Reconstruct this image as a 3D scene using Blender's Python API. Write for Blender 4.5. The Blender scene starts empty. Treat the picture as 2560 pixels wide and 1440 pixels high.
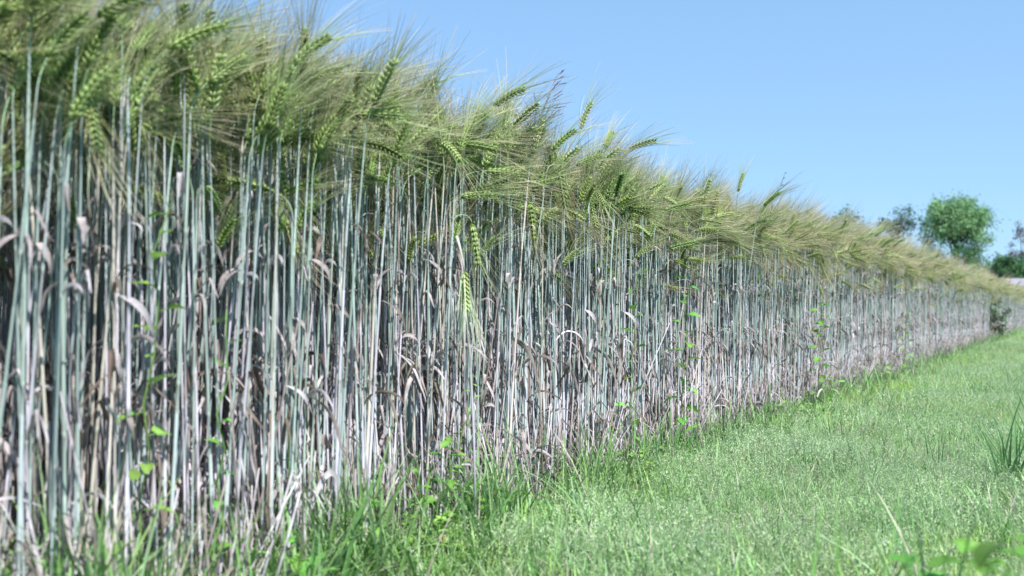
import bpy, math
import numpy as np
from mathutils import Vector, Matrix, Euler

scene = bpy.context.scene
COL = scene.collection
R = math.radians
rng = np.random.default_rng(11)

# ---------------------------------------------------------------- camera
CAM_H = 0.42
F = 2560.0                      # focal length in photograph pixels
PITCH = math.atan(55 / F)
cam_data = bpy.data.cameras.new("camera")
cam = bpy.data.objects.new("camera", cam_data)
COL.objects.link(cam)
cam_data.lens = 36; cam_data.sensor_width = 36
cam_data.clip_start = 0.02; cam_data.clip_end = 3000
cam.location = (0, 0, CAM_H)
cam.rotation_euler = (math.pi / 2 + PITCH, 0, 0)
cam_data.dof.use_dof = True
cam_data.dof.focus_distance = 2.7
cam_data.dof.aperture_fstop = 5.2
scene.camera = cam

# ---------------------------------------------------------------- sky, sun, exposure
SUN_EL, SUN_AZ = R(54), math.atan2(0.6, -1.0)     # azimuth measured from +Y towards +X
SKY_G, SKY_TINT = 0.4, (4.1, 6.0, 8.1)      # softens the steep brightening of the clear sky towards the horizon
w = bpy.data.worlds.new("World"); scene.world = w; w.use_nodes = True
nt = w.node_tree; nt.nodes.clear()
sky = nt.nodes.new("ShaderNodeTexSky"); sky.sky_type = 'NISHITA'
sky.sun_disc = False; sky.sun_elevation = SUN_EL; sky.sun_rotation = SUN_AZ
sky.air_density = 1.0; sky.dust_density = 0.2; sky.ozone_density = 3.0; sky.altitude = 500
bg = nt.nodes.new("ShaderNodeBackground"); bg.inputs[1].default_value = 0.1
out = nt.nodes.new("ShaderNodeOutputWorld")
gm = nt.nodes.new("ShaderNodeGamma"); gm.inputs[1].default_value = SKY_G
s1 = nt.nodes.new("ShaderNodeVectorMath"); s1.operation = 'MULTIPLY'; s1.inputs[1].default_value = (0.1,) * 3
s2 = nt.nodes.new("ShaderNodeVectorMath"); s2.operation = 'MULTIPLY'; s2.inputs[1].default_value = SKY_TINT
nt.links.new(sky.outputs[0], s1.inputs[0]); nt.links.new(s1.outputs[0], gm.inputs[0]); nt.links.new(gm.outputs[0], s2.inputs[0])
nt.links.new(s2.outputs[0], bg.inputs[0]); nt.links.new(bg.outputs[0], out.inputs[0])
sl = bpy.data.lights.new("sun", 'SUN'); sl.energy = 5.0; sl.angle = R(0.5); sl.color = (1.0, 0.97, 0.93)
so = bpy.data.objects.new("sun", sl); COL.objects.link(so)
sd = Vector((math.sin(SUN_AZ) * math.cos(SUN_EL), math.cos(SUN_AZ) * math.cos(SUN_EL), math.sin(SUN_EL)))
so.rotation_euler = sd.to_track_quat('Z', 'Y').to_euler()
scene.view_settings.view_transform = 'Standard'; scene.view_settings.look = 'None'
scene.view_settings.exposure = 0.7; scene.view_settings.gamma = 1.0
scene.render.engine = 'CYCLES'
scene.cycles.max_bounces = 6; scene.cycles.diffuse_bounces = 4; scene.cycles.transmission_bounces = 3
scene.cycles.use_denoising = True

# ---------------------------------------------------------------- layout helpers
EDGE_A = math.atan(1420 / F)                      # direction of the crop's edge
D = np.array([math.sin(EDGE_A), math.cos(EDGE_A)])        # along the edge, away from the camera
N = np.array([-math.cos(EDGE_A), math.sin(EDGE_A)])       # into the crop
P0 = np.array([-0.1922, 1.757])                   # a point of the edge line

def st(s, t):
    p = P0 + D * s + N * t
    return p

def to_st(x, y):
    v = np.array([x, y]) - P0
    return float(v @ D), float(v @ N)

def ground_at(px, py):
    """world point on the ground seen at a pixel of the 2560 x 1440 photograph"""
    z = CAM_H * F / (py - 775.0)
    return (px - 1280) / F * z, z

def edge_at(px, t=0.0):
    """world point on the line t metres inside the crop that shows at column px"""
    k = (px - 1280) / F
    # P0 + D s + N t ; x = k y
    b = P0 + N * t
    s = (k * b[1] - b[0]) / (D[0] - k * D[1])
    p = b + D * s
    return float(p[0]), float(p[1])

# ---------------------------------------------------------------- materials
def plant_mat(name, rough=0.55, trans=0.0, jitter=0.25, hue=0.02, spec=0.3, nscale=40.0, namp=0.25):
    m = bpy.data.materials.new(name); m.use_nodes = True
    n = m.node_tree; n.nodes.clear(); L = n.links.new
    at = n.nodes.new("ShaderNodeVertexColor"); at.layer_name = "Col"
    oi = n.nodes.new("ShaderNodeObjectInfo")
    hs = n.nodes.new("ShaderNodeHueSaturation")
    mr = n.nodes.new("ShaderNodeMapRange"); mr.inputs[3].default_value = 1 - jitter; mr.inputs[4].default_value = 1 + jitter
    L(oi.outputs["Random"], mr.inputs[0])
    mh = n.nodes.new("ShaderNodeMath"); mh.operation = 'MULTIPLY'; mh.inputs[1].default_value = 7.31
    fr = n.nodes.new("ShaderNodeMath"); fr.operation = 'FRACT'
    L(oi.outputs["Random"], mh.inputs[0]); L(mh.outputs[0], fr.inputs[0])
    mr2 = n.nodes.new("ShaderNodeMapRange"); mr2.inputs[3].default_value = 0.5 - hue; mr2.inputs[4].default_value = 0.5 + hue
    L(fr.outputs[0], mr2.inputs[0])
    tc = n.nodes.new("ShaderNodeTexCoord")
    no = n.nodes.new("ShaderNodeTexNoise"); no.inputs["Scale"].default_value = nscale; no.inputs["Detail"].default_value = 3
    L(tc.outputs["Object"], no.inputs["Vector"])
    mn = n.nodes.new("ShaderNodeMapRange"); mn.inputs[1].default_value = 0.3; mn.inputs[2].default_value = 0.7
    mn.inputs[3].default_value = 1 - namp; mn.inputs[4].default_value = 1 + namp
    L(no.outputs["Fac"], mn.inputs[0])
    mm = n.nodes.new("ShaderNodeMath"); mm.operation = 'MULTIPLY'
    L(mn.outputs[0], mm.inputs[0]); L(mr.outputs[0], mm.inputs[1])
    L(at.outputs["Color"], hs.inputs["Color"]); L(mr2.outputs[0], hs.inputs["Hue"]); L(mm.outputs[0], hs.inputs["Value"])
    bs = n.nodes.new("ShaderNodeBsdfPrincipled")
    bs.inputs["Roughness"].default_value = rough
    bs.inputs["Specular IOR Level"].default_value = spec
    L(hs.outputs[0], bs.inputs["Base Color"])
    o = n.nodes.new("ShaderNodeOutputMaterial")
    if trans > 0:
        tr = n.nodes.new("ShaderNodeBsdfTranslucent"); L(hs.outputs[0], tr.inputs["Color"])
        mx = n.nodes.new("ShaderNodeMixShader"); mx.inputs[0].default_value = trans
        L(bs.outputs[0], mx.inputs[1]); L(tr.outputs[0], mx.inputs[2]); L(mx.outputs[0], o.inputs[0])
    else:
        L(bs.outputs[0], o.inputs[0])
    return m

M_STEM = plant_mat("barley_stem", 0.5, 0.0, 0.16, 0.03, 0.35, 18, 0.18)
M_EAR = plant_mat("barley_ear", 0.5, 0.15, 0.15, 0.015, 0.35, 60, 0.2)
M_AWN = plant_mat("barley_awn", 0.45, 0.3, 0.18, 0.02, 0.4, 12, 0.15)
M_DRY = plant_mat("dry_leaf", 0.7, 0.25, 0.2, 0.015, 0.15, 50, 0.3)
M_GREEN = plant_mat("green_leaf", 0.45, 0.35, 0.18, 0.015, 0.35, 30, 0.2)
M_GRASS = plant_mat("grass_blade", 0.5, 0.35, 0.22, 0.02, 0.3, 25, 0.2)
M_SEED = plant_mat("grass_seed", 0.6, 0.3, 0.2, 0.015, 0.25, 60, 0.2)
M_BARK = plant_mat("bark", 0.85, 0.0, 0.1, 0.01, 0.1, 4, 0.35)
M_CROWN = plant_mat("tree_leaf", 0.6, 0.3, 0.1, 0.01, 0.2, 0.7, 0.3)
MATS = dict(stem=M_STEM, ear=M_EAR, awns=M_AWN, dry=M_DRY, green=M_GREEN, grass=M_GRASS, seed=M_SEED)

# ---------------------------------------------------------------- mesh builder
class MB:
    def __init__(self):
        self.v = []; self.c = []; self.f = []; self.n = 0; self.mi = []
    def add(self, v, f, c, mi=0):
        v = np.asarray(v, float); c = np.asarray(c, float)
        if c.ndim == 1: c = np.tile(c, (len(v), 1))
        self.v.append(v); self.c.append(c)
        b = self.n
        self.f.extend([tuple(i + b for i in q) for q in f]); self.mi.extend([mi] * len(f))
        self.n += len(v)
    def merge(self, o, mi=0):
        if not o.n: return
        self.v.append(np.vstack(o.v)); self.c.append(np.vstack(o.c))
        b = self.n
        self.f.extend([tuple(i + b for i in q) for q in o.f]); self.mi.extend([mi] * len(o.f))
        self.n += o.n
    def mesh(self, name, mats, smooth=True):
        me = bpy.data.meshes.new(name)
        V = np.vstack(self.v); C = np.vstack(self.c)
        me.from_pydata(V.tolist(), [], self.f)
        if not isinstance(mats, (list, tuple)): mats = [mats]
        for m in mats: me.materials.append(m)
        if len(mats) > 1:
            me.polygons.foreach_set("material_index", np.array(self.mi, dtype=np.int32))
        a = me.color_attributes.new("Col", 'FLOAT_COLOR', 'POINT')
        cc = np.ones((len(V), 4)); cc[:, :3] = np.clip(C, 0, 1)
        a.data.foreach_set("color", cc.ravel())
        if smooth: me.polygons.foreach_set("use_smooth", np.ones(len(me.polygons), dtype=bool))
        me.update()
        return me

def frames(P):
    P = np.asarray(P, float)
    T = np.gradient(P, axis=0); T /= np.linalg.norm(T, axis=1)[:, None] + 1e-12
    ref = np.array([0, 1.0, 0]) if abs(T[0][1]) < 0.9 else np.array([1.0, 0, 0])
    B = np.zeros_like(P); b = ref - T[0] * (ref @ T[0]); b /= np.linalg.norm(b)
    for i in range(len(P)):
        b = b - T[i] * (b @ T[i]); b /= np.linalg.norm(b) + 1e-12
        B[i] = b
    return T, B, np.cross(T, B)

def tube(mb, P, rad, col, k=6, mi=0, cap=True):
    P = np.asarray(P, float); n = len(P)
    T, B, Nn = frames(P)
    a = np.arange(k) * 2 * math.pi / k
    rad = np.broadcast_to(rad, (n,))
    V = (P[:, None, :] + rad[:, None, None] * (np.cos(a)[None, :, None] * B[:, None, :] + np.sin(a)[None, :, None] * Nn[:, None, :])).reshape(-1, 3)
    f = []
    for i in range(n - 1):
        for j in range(k):
            j2 = (j + 1) % k
            f.append((i * k + j, i * k + j2, (i + 1) * k + j2, (i + 1) * k + j))
    col = np.asarray(col, float)
    c = np.repeat(col, k, axis=0) if col.ndim == 2 else col
    if cap:
        f.append(tuple(range(k))[::-1]); f.append(tuple((n - 1) * k + j for j in range(k)))
    mb.add(V, f, c, mi)

def ribbon(mb, P, wid, col, twist=0.0, fold=0.25, side=None, mi=0):
    """a leaf blade: three vertices across, slightly folded along its midrib"""
    P = np.asarray(P, float); n = len(P)
    T, B, Nn = frames(P)
    if side is not None:
        side = np.asarray(side, float)
        B = side[None, :] - T * (T @ side)[:, None]; B /= np.linalg.norm(B, axis=1)[:, None] + 1e-9
        Nn = np.cross(T, B)
    tw = np.linspace(0, twist, n) if np.isscalar(twist) else twist
    Bt = B * np.cos(tw)[:, None] + Nn * np.sin(tw)[:, None]
    Nt = np.cross(T, Bt)
    wid = np.broadcast_to(wid, (n,))[:, None]
    V = np.stack([P - Bt * wid / 2 + Nt * wid * fold, P, P + Bt * wid / 2 + Nt * wid * fold], 1).reshape(-1, 3)
    f = []
    for i in range(n - 1):
        for j in range(2):
            f.append((i * 3 + j, i * 3 + j + 1, (i + 1) * 3 + j + 1, (i + 1) * 3 + j))
    col = np.asarray(col, float)
    c = np.repeat(col, 3, axis=0) if col.ndim == 2 else col
    mb.add(V, f, c, mi)

def norm(v):
    v = np.asarray(v, float); return v / (np.linalg.norm(v) + 1e-12)

def mixc(a, b, t):
    a = np.asarray(a, float); b = np.asarray(b, float)
    t = np.asarray(t, float)
    return a[None, :] * (1 - t[:, None]) + b[None, :] * t[:, None]

# ---------------------------------------------------------------- barley
TEAL = np.array([0.36, 0.455, 0.41]); BLUE = np.array([0.43, 0.49, 0.50]); LILAC = np.array([0.57, 0.54, 0.61])
STRAW = np.array([0.53, 0.49, 0.43]); PINKISH = np.array([0.50, 0.455, 0.47]); GREENC = np.array([0.20, 0.34, 0.16])
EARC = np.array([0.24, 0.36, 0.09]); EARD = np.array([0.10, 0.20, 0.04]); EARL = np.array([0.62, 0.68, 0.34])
AWNC = np.array([0.25, 0.385, 0.11]); AWNT = np.array([0.50, 0.42, 0.32])
DRYS = [np.array([0.43, 0.375, 0.375]), np.array([0.56, 0.52, 0.55]), np.array([0.33, 0.28, 0.26]), np.array([0.20, 0.155, 0.13])]

def spindle(mb, p, d, side, L, wd, c0, c1):
    """one grain: a pointed, slightly flattened spindle"""
    d = norm(d); b = norm(side - d * (side @ d)); n = np.cross(d, b)
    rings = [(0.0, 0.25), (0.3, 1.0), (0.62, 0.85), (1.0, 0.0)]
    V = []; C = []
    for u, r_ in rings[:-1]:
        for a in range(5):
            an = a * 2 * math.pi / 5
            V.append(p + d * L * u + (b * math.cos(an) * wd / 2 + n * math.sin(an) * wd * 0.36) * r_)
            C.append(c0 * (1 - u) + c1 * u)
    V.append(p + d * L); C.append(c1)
    f = []
    for i in range(2):
        for a in range(5):
            a2 = (a + 1) % 5
            f.append((i * 5 + a, i * 5 + a2, (i + 1) * 5 + a2, (i + 1) * 5 + a))
    for a in range(5): f.append((10 + a, 10 + (a + 1) % 5, 15))
    mb.add(V, f, np.array(C))
    return p + d * L * 0.93

def make_ear(r, base, tdir, bend, pale=0.0, length=None, spread=0.28, awn_len=0.115, wind=0.25, awnw=1.0, awnc=None):
    """ear with its brush of awns; grows from base along tdir in the X-Z plane, bending on by `bend`"""
    ear = MB(); awns = MB()
    L = length or r.uniform(0.062, 0.082)
    n = 17
    ang0 = math.atan2(tdir[0], tdir[2])
    P = [np.array(base, float)]; T = []
    for i in range(n):
        a = ang0 + bend * (i / n)
        t = np.array([math.sin(a), tdir[1] * (1 - i / n), math.cos(a)]); t = norm(t)
        T.append(t); P.append(P[-1] + t * L / n)
    P = np.array(P)
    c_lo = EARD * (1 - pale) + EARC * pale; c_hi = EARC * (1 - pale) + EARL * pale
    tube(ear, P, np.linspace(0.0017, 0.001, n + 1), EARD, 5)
    phi = r.uniform(0, math.pi)
    for i in range(n):
        t = T[i]
        b0 = norm(np.cross(t, [0, 1, 0.01])); n0 = np.cross(t, b0)
        b = b0 * math.cos(phi) + n0 * math.sin(phi); nn = np.cross(t, b)
        sgn = 1 if i % 2 else -1
        taper = math.sin(math.pi * min(1, (i + 2.5) / (n + 2.5)) ** 0.75) ** 0.5
        for k in (-1, 0, 1):
            out_ = b * sgn * (0.50 if k else 0.62) + nn * k * 0.55
            d = norm(t + out_ * r.uniform(0.8, 1.0))
            cc = r.uniform(0.85, 1.15)
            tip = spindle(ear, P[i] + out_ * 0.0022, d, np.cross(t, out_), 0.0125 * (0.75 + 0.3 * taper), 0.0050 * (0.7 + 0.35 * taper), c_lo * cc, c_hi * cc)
            if r.random() < (0.35 if k == 0 else 0.12): continue
            al = awn_len * r.uniform(0.75, 1.12) * (0.9 + 0.2 * i / n)
            dd = norm(t + out_ * spread * 2.0 * r.uniform(0.35, 1.1) + r.normal(0, 0.05, 3))
            m = 5
            Q = [tip]
            for j in range(m):
                dd = norm(dd + np.array([wind * 0.16, 0, -0.02]) + r.normal(0, 0.012, 3))
                Q.append(Q[-1] + dd * al / m)
            Q = np.array(Q)
            wv = np.array([0.0009, 0.0008, 0.0007, 0.0006, 0.0005, 0.0003])
            sd_ = norm(r.normal(0, 1, 3)); B = np.cross(dd, sd_); B = norm(B)
            wv = wv * awnw
            V = np.stack([Q - B * wv[:, None] / 2, Q + B * wv[:, None] / 2], 1).reshape(-1, 3)
            col = mixc((AWNC if awnc is None else awnc) * r.uniform(0.85, 1.2), AWNT * r.uniform(0.85, 1.2), np.linspace(0, 1, m + 1) ** 1.05)
            awns.add(V, [(2 * q, 2 * q + 1, 2 * q + 3, 2 * q + 2) for q in range(m)], np.repeat(col, 2, axis=0))
    return ear, awns

def dry_leaf(r, z, rad, ln=None, style=None, green=False):
    """a withered, curled blade leaving the stem at height z"""
    mb = MB()
    ln = ln or r.uniform(0.06, 0.15); style = style or r.choice(["arc", "hang", "hang", "broken", "broken", "curl"])
    az = r.uniform(0, 2 * math.pi); h = np.array([math.cos(az), math.sin(az), 0])
    n = 14
    if style == "arc": a0, a1 = r.uniform(0.2, 0.6), r.uniform(2.3, 3.2)
    elif style == "hang": a0, a1 = r.uniform(1.5, 2.4), r.uniform(2.8, 3.3)
    elif style == "curl": a0, a1 = r.uniform(0.3, 0.9), r.uniform(3.0, 4.7)
    else: a0, a1 = r.uniform(0.3, 0.8), r.uniform(0.6, 1.2)
    side0 = np.array([-h[1], h[0], 0])
    P = [np.array([0, 0, z]) + h * rad]
    wob = r.uniform(-0.8, 0.8)
    for i in range(n):
        u = i / n
        a = a0 + (a1 - a0) * u ** (1.0 if style != "curl" else 1.6) + 0.25 * math.sin(u * 9 + wob * 5) * u
        if style == "broken" and u > 0.45: a = a1 + 1.7
        hh = norm(h + side0 * wob * u)
        P.append(P[-1] + (hh * math.sin(a) + np.array([0, 0, math.cos(a)])) * ln / n)
    P = np.array(P); u = np.linspace(0, 1, n + 1)
    wd = r.uniform(0.0035, 0.0085) * (1 - u ** 2.2) * np.minimum(1, 0.55 + u * 4) + 0.0008
    c = DRYS[r.choice(4, p=[.34, .22, .26, .18])] * r.uniform(0.85, 1.15)
    if green: c = np.array([0.16, 0.33, 0.10]) * r.uniform(0.8, 1.2)
    tw = r.uniform(-1, 1) * (3.5 if style in ("hang", "curl", "arc") else 1.0)
    side = np.array([-math.sin(az), math.cos(az), 0])
    ribbon(mb, P, wd, mixc(c, c * r.uniform(0.75, 1.1), u), np.linspace(0, tw, n + 1), r.uniform(0.1, 0.35), side=side)
    return mb

def make_form(r, pose, tone, nleaf, height=None, ripe=False):
    """one barley plant in local space, leaning towards +X; returns its parts"""
    H = height or (r.uniform(0.66, 0.74) if pose == "up" else r.uniform(0.70, 0.775))
    bend = {"up": r.uniform(0.08, 0.5), "lean": r.uniform(0.6, 1.3), "nod": r.uniform(1.2, 2.1), "droop": r.uniform(2.6, 2.95)}[pose]
    neck = {"up": 0.04, "lean": 0.05, "nod": 0.055, "droop": 0.05}[pose] * r.uniform(0.9, 1.2)
    n_nodes = 4
    nz = np.sort(np.array([0.035, 0.13, 0.29, 0.48]) * H / 0.68 + r.normal(0, 0.018, 4))
    nx = list(nz[1:]) + [H]
    sh = [nz[i] + (nx[i] - nz[i]) * r.uniform(0.5, 0.85) for i in range(4)]
    sh[3] = min(sh[3], H - neck - 0.01)
    lean = r.uniform(-0.02, 0.05); leany = r.normal(0, 0.018)
    zs = sorted(set([0, 0.015] + list(np.linspace(0.05, H - neck, 11)) + [q for k in nz for q in (k - 0.004, k - 0.0015, k + 0.0015, k + 0.004)] + [q for k in sh for q in (k - 0.002, k + 0.001)]))
    zs = np.array(zs)
    kink = np.cumsum(r.normal(0, 0.012, 5))
    def xy(z):
        x = lean * z + 0.05 * lean * z * z; y = leany * z
        for k, q in zip(nz, kink):
            if z > k: x += (z - k) * q * 0.6; y += (z - k) * kink[-1] * q * 8
        return x, y
    P = np.array([[*xy(z), z] for z in zs])
    tops = {"teal": [PINKISH, LILAC, BLUE, TEAL, TEAL], "lilac": [PINKISH, LILAC, LILAC * 1.08, LILAC, BLUE], "straw": [PINKISH, STRAW, STRAW * 1.1, STRAW, STRAW],
            "green": [STRAW, LILAC, TEAL, TEAL * 0.85, TEAL * 0.9]}[tone]
    r0 = 0.0015 + 0.0013 * r.random() ** 1.6
    rad = []; col = []
    for z in zs:
        k = int(np.searchsorted(nz, z)); seg0 = nz[k - 1] if k else 0; seg1 = nz[k] if k < 4 else H
        u = (z - seg0) / max(1e-3, seg1 - seg0)
        base = tops[k]; nxt = tops[min(4, k + 1)]
        # sheath low in each internode is paler, the bare culm above it greener
        in_sheath = k > 0 and z < sh[k - 1]
        c = base * (1.08 - 0.12 * u) if in_sheath or k == 0 else (base * 0.35 + nxt * 0.65) * 0.82
        rr = r0 * (1.06 - 0.42 * z / H) * (1.1 if in_sheath else 0.86)
        dn = min(abs(z - q) for q in nz)
        if dn < 0.002: rr *= 1.25; c = c * 0.5 + np.array([0.24, 0.27, 0.23])
        elif dn < 0.0045: rr *= 1.1; c = c * 0.72
        rad.append(rr); col.append(c)
    # neck
    n = 9; d = norm([lean + 0.02, leany, 1.0]); a0 = math.atan2(d[0], d[2]); p = P[-1]
    NP = []
    for i in range(1, n + 1):
        a = a0 + bend * (i / n) ** 1.1
        p = p + np.array([math.sin(a), leany, math.cos(a)]) * neck / n
        NP.append(p); rad.append(r0 * (0.56 - 0.12 * i / n)); col.append(tops[4] * (1 - i / n) * 0.5 + GREENC * 1.1 * (0.5 + 0.5 * i / n))
    P = np.vstack([P, NP])
    stem = MB(); tube(stem, P, np.array(rad), np.array(col), 6)
    a = a0 + bend
    ear, awns = make_ear(r, P[-1], [math.sin(a), leany, math.cos(a)], r.uniform(0.1, 0.5) * (1 if pose != "droop" else 0.3), pale=r.uniform(0.0, 0.75), awnc=(np.array([0.41, 0.43, 0.17]) if ripe else None),
                         spread=r.uniform(0.2, 0.34), awn_len=r.uniform(0.075, 0.11), wind=r.uniform(-0.2, 0.6))
    leaves = []
    for i in range(nleaf):
        z = float(nz[int(r.integers(0, 4))] + r.uniform(-0.01, 0.04)) if i < 3 else r.uniform(0.02, 0.42)
        m = dry_leaf(r, 0, r0, ln=(r.uniform(0.04, 0.09) if z > 0.42 or i % 2 else None))
        x, y = xy(z)
        for v in m.v: v += np.array([x, y, z])
        leaves.append(m)
    return dict(stem=stem, ear=ear, awns=awns, leaves=leaves, tip=P[-1], H=H)

FORMS = []
NFORM = 60
poses = ["lean", "nod", "up", "lean", "up", "nod", "lean", "up", "nod", "lean", "up", "droop"] * 5
tones = ["teal", "lilac", "teal", "green", "straw", "teal", "lilac", "green", "lilac", "teal", "green", "lilac", "straw", "teal", "lilac"] * 4
for i in range(NFORM):
    r = np.random.default_rng(100 + i)
    pose, tone = poses[i % len(poses)], tones[i % len(tones)]
    nl = int(r.integers(2, 7))
    ripe = i % 2 == 1
    f = make_form(r, pose, tone, nl, ripe=ripe); f['ripe'] = ripe; f.update(pose=pose, tone=tone, nl=nl)
    f["m_stem"] = f["stem"].mesh("stem", M_STEM); f["m_ear"] = f["ear"].mesh("ear", M_EAR); f["m_awns"] = f["awns"].mesh("awns", M_AWN, False)
    f["m_leaves"] = [l.mesh("withered_leaf", M_DRY) for l in f["leaves"]]
    allm = MB(); allm.merge(f["stem"], 0); allm.merge(f["ear"], 1); allm.merge(f["awns"], 2)
    for l in f["leaves"]: allm.merge(l, 3)
    f["m_all"] = allm.mesh("barley_whole", [M_STEM, M_EAR, M_AWN, M_DRY])
    FORMS.append(f)

# ---------------------------------------------------------------- object helpers
def tag(o, label=None, cat=None, group=None, kind=None):
    if label: o["label"] = label
    if cat: o["category"] = cat
    if group: o["group"] = group
    if kind: o["kind"] = kind
    return o

def obj(name, me, parent=None):
    o = bpy.data.objects.new(name, me); COL.objects.link(o)
    if parent: o.parent = parent
    return o

def empty(name, loc, rot=(0, 0, 0), s=1.0):
    o = bpy.data.objects.new(name, None); COL.objects.link(o)
    o.location = loc; o.rotation_euler = rot; o.scale = (s, s, s) if np.isscalar(s) else s
    o.empty_display_size = 0.05
    return o

def scatter(name, label, protos, pts, rots, scls, idx):
    """one object holding an uncountable mass: its points carry copies of the given meshes"""
    pc = bpy.data.collections.new(name + "_forms")
    for i, me in enumerate(protos):
        pc.objects.link(bpy.data.objects.new(f"form{i:03d}", me))
    me = bpy.data.meshes.new(name); me.from_pydata(np.asarray(pts).tolist(), [], [])
    a = me.attributes.new("rot", 'FLOAT_VECTOR', 'POINT'); a.data.foreach_set("vector", np.asarray(rots, float).ravel())
    a = me.attributes.new("scl", 'FLOAT_VECTOR', 'POINT'); a.data.foreach_set("vector", np.asarray(scls, float).ravel())
    a = me.attributes.new("idx", 'INT', 'POINT'); a.data.foreach_set("value", np.asarray(idx, dtype=np.int32))
    o = obj(name, me)
    g = bpy.data.node_groups.new(name + "_growth", 'GeometryNodeTree')
    g.interface.new_socket("Geometry", in_out='INPUT', socket_type='NodeSocketGeometry')
    g.interface.new_socket("Geometry", in_out='OUTPUT', socket_type='NodeSocketGeometry')
    gi = g.nodes.new("NodeGroupInput"); go = g.nodes.new("NodeGroupOutput")
    ip = g.nodes.new("GeometryNodeInstanceOnPoints")
    ci = g.nodes.new("GeometryNodeCollectionInfo"); ci.inputs[0].default_value = pc
    ci.inputs["Separate Children"].default_value = True; ci.inputs["Reset Children"].default_value = True
    def na(nm, ty):
        q = g.nodes.new("GeometryNodeInputNamedAttribute"); q.data_type = ty; q.inputs[0].default_value = nm; return q.outputs[0]
    er = g.nodes.new("FunctionNodeEulerToRotation")
    L = g.links.new
    L(gi.outputs[0], ip.inputs["Points"]); L(ci.outputs[0], ip.inputs["Instance"]); ip.inputs["Pick Instance"].default_value = True
    L(na("idx", 'INT'), ip.inputs["Instance Index"]); L(na("rot", 'FLOAT_VECTOR'), er.inputs[0]); L(er.outputs[0], ip.inputs["Rotation"])
    L(na("scl", 'FLOAT_VECTOR'), ip.inputs["Scale"]); L(ip.outputs[0], go.inputs[0])
    md = o.modifiers.new("growth", 'NODES'); md.node_group = g
    tag(o, label, None, None, "stuff")
    return o

# ---------------------------------------------------------------- the ground
def ground_mat():
    m = bpy.data.materials.new("soil_and_turf"); m.use_nodes = True
    n = m.node_tree; L = n.links.new; b = n.nodes["Principled BSDF"]; b.inputs["Roughness"].default_value = 0.95
    b.inputs["Specular IOR Level"].default_value = 0.1
    tc = n.nodes.new("ShaderNodeTexCoord")
    n1 = n.nodes.new("ShaderNodeTexNoise"); n1.inputs["Scale"].default_value = 9; n1.inputs["Detail"].default_value = 8
    n2 = n.nodes.new("ShaderNodeTexNoise"); n2.inputs["Scale"].default_value = 90; n2.inputs["Detail"].default_value = 5
    L(tc.outputs["Object"], n1.inputs["Vector"]); L(tc.outputs["Object"], n2.inputs["Vector"])
    cr = n.nodes.new("ShaderNodeValToRGB")
    cr.color_ramp.elements[0].position = 0.35; cr.color_ramp.elements[0].color = (0.07, 0.055, 0.04, 1)
    cr.color_ramp.elements[1].position = 0.62; cr.color_ramp.elements[1].color = (0.08, 0.14, 0.05, 1)
    L(n1.outputs["Fac"], cr.inputs[0])
    mx = n.nodes.new("ShaderNodeMixRGB"); mx.blend_type = 'MULTIPLY'; mx.inputs[0].default_value = 0.7
    L(cr.outputs[0], mx.inputs[1])
    c2 = n.nodes.new("ShaderNodeValToRGB"); c2.color_ramp.elements[0].color = (0.4, 0.4, 0.4, 1); c2.color_ramp.elements[0].position = .3; c2.color_ramp.elements[1].position = .7
    L(n2.outputs["Fac"], c2.inputs[0]); L(c2.outputs[0], mx.inputs[2]); L(mx.outputs[0], b.inputs["Base Color"])
    bp = n.nodes.new("ShaderNodeBump"); bp.inputs["Strength"].default_value = 0.8; bp.inputs["Distance"].default_value = 0.02
    L(n2.outputs["Fac"], bp.inputs["Height"]); L(bp.outputs[0], b.inputs["Normal"])
    return m

me = bpy.data.meshes.new("ground")
me.from_pydata([(-900, -60, 0), (900, -60, 0), (900, 1500, 0), (-900, 1500, 0)], [], [(0, 1, 2, 3)])
me.materials.append(ground_mat())
tag(obj("ground", me), "dark soil and turf under the crop and the verge", None, None, "structure")

# ---------------------------------------------------------------- the stand of barley
def edge_wave(s):
    return 0.012 * np.sin(s * 2.1 + 0.5) + 0.012 * np.sin(s * 5.3 + 1.0)

def stand_points(s0, s1, t1, dens, r, tmin=0.0):
    n = int((s1 - s0) * (t1 - tmin) * dens)
    s = r.uniform(s0, s1, n); t = r.uniform(tmin, t1, n)
    keep = r.random(n) < np.clip((t - tmin + 0.02) / 0.05, 0.25, 1) if tmin == 0 else np.ones(n, bool)
    return s[keep], t[keep] + edge_wave(s[keep])

r = np.random.default_rng(5)
S, T_, SC = [], [], []
for (s0, s1, t1, dens, tm, ws) in ((-1.1, 6.5, 0.45, 1500, 0, 1.0), (-1.3, 6.5, 1.4, 560, 0.45, 1.0), (-1.6, 6.5, 3.2, 230, 1.4, 1.0), (6.5, 14, 1.4, 650, 0, 1.1),
                                   (14, 30, 2.2, 200, 0, 1.5), (30, 75, 3.0, 60, 0, 2.4)):
    s, t = stand_points(s0, s1, t1, dens, r, tm); S.append(s); T_.append(t); SC.append(np.full(len(s), ws))
S = np.concatenate(S); T_ = np.concatenate(T_); SC = np.concatenate(SC)
XY = P0[None, :] + S[:, None] * D[None, :] + T_[:, None] * N[None, :]
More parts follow.
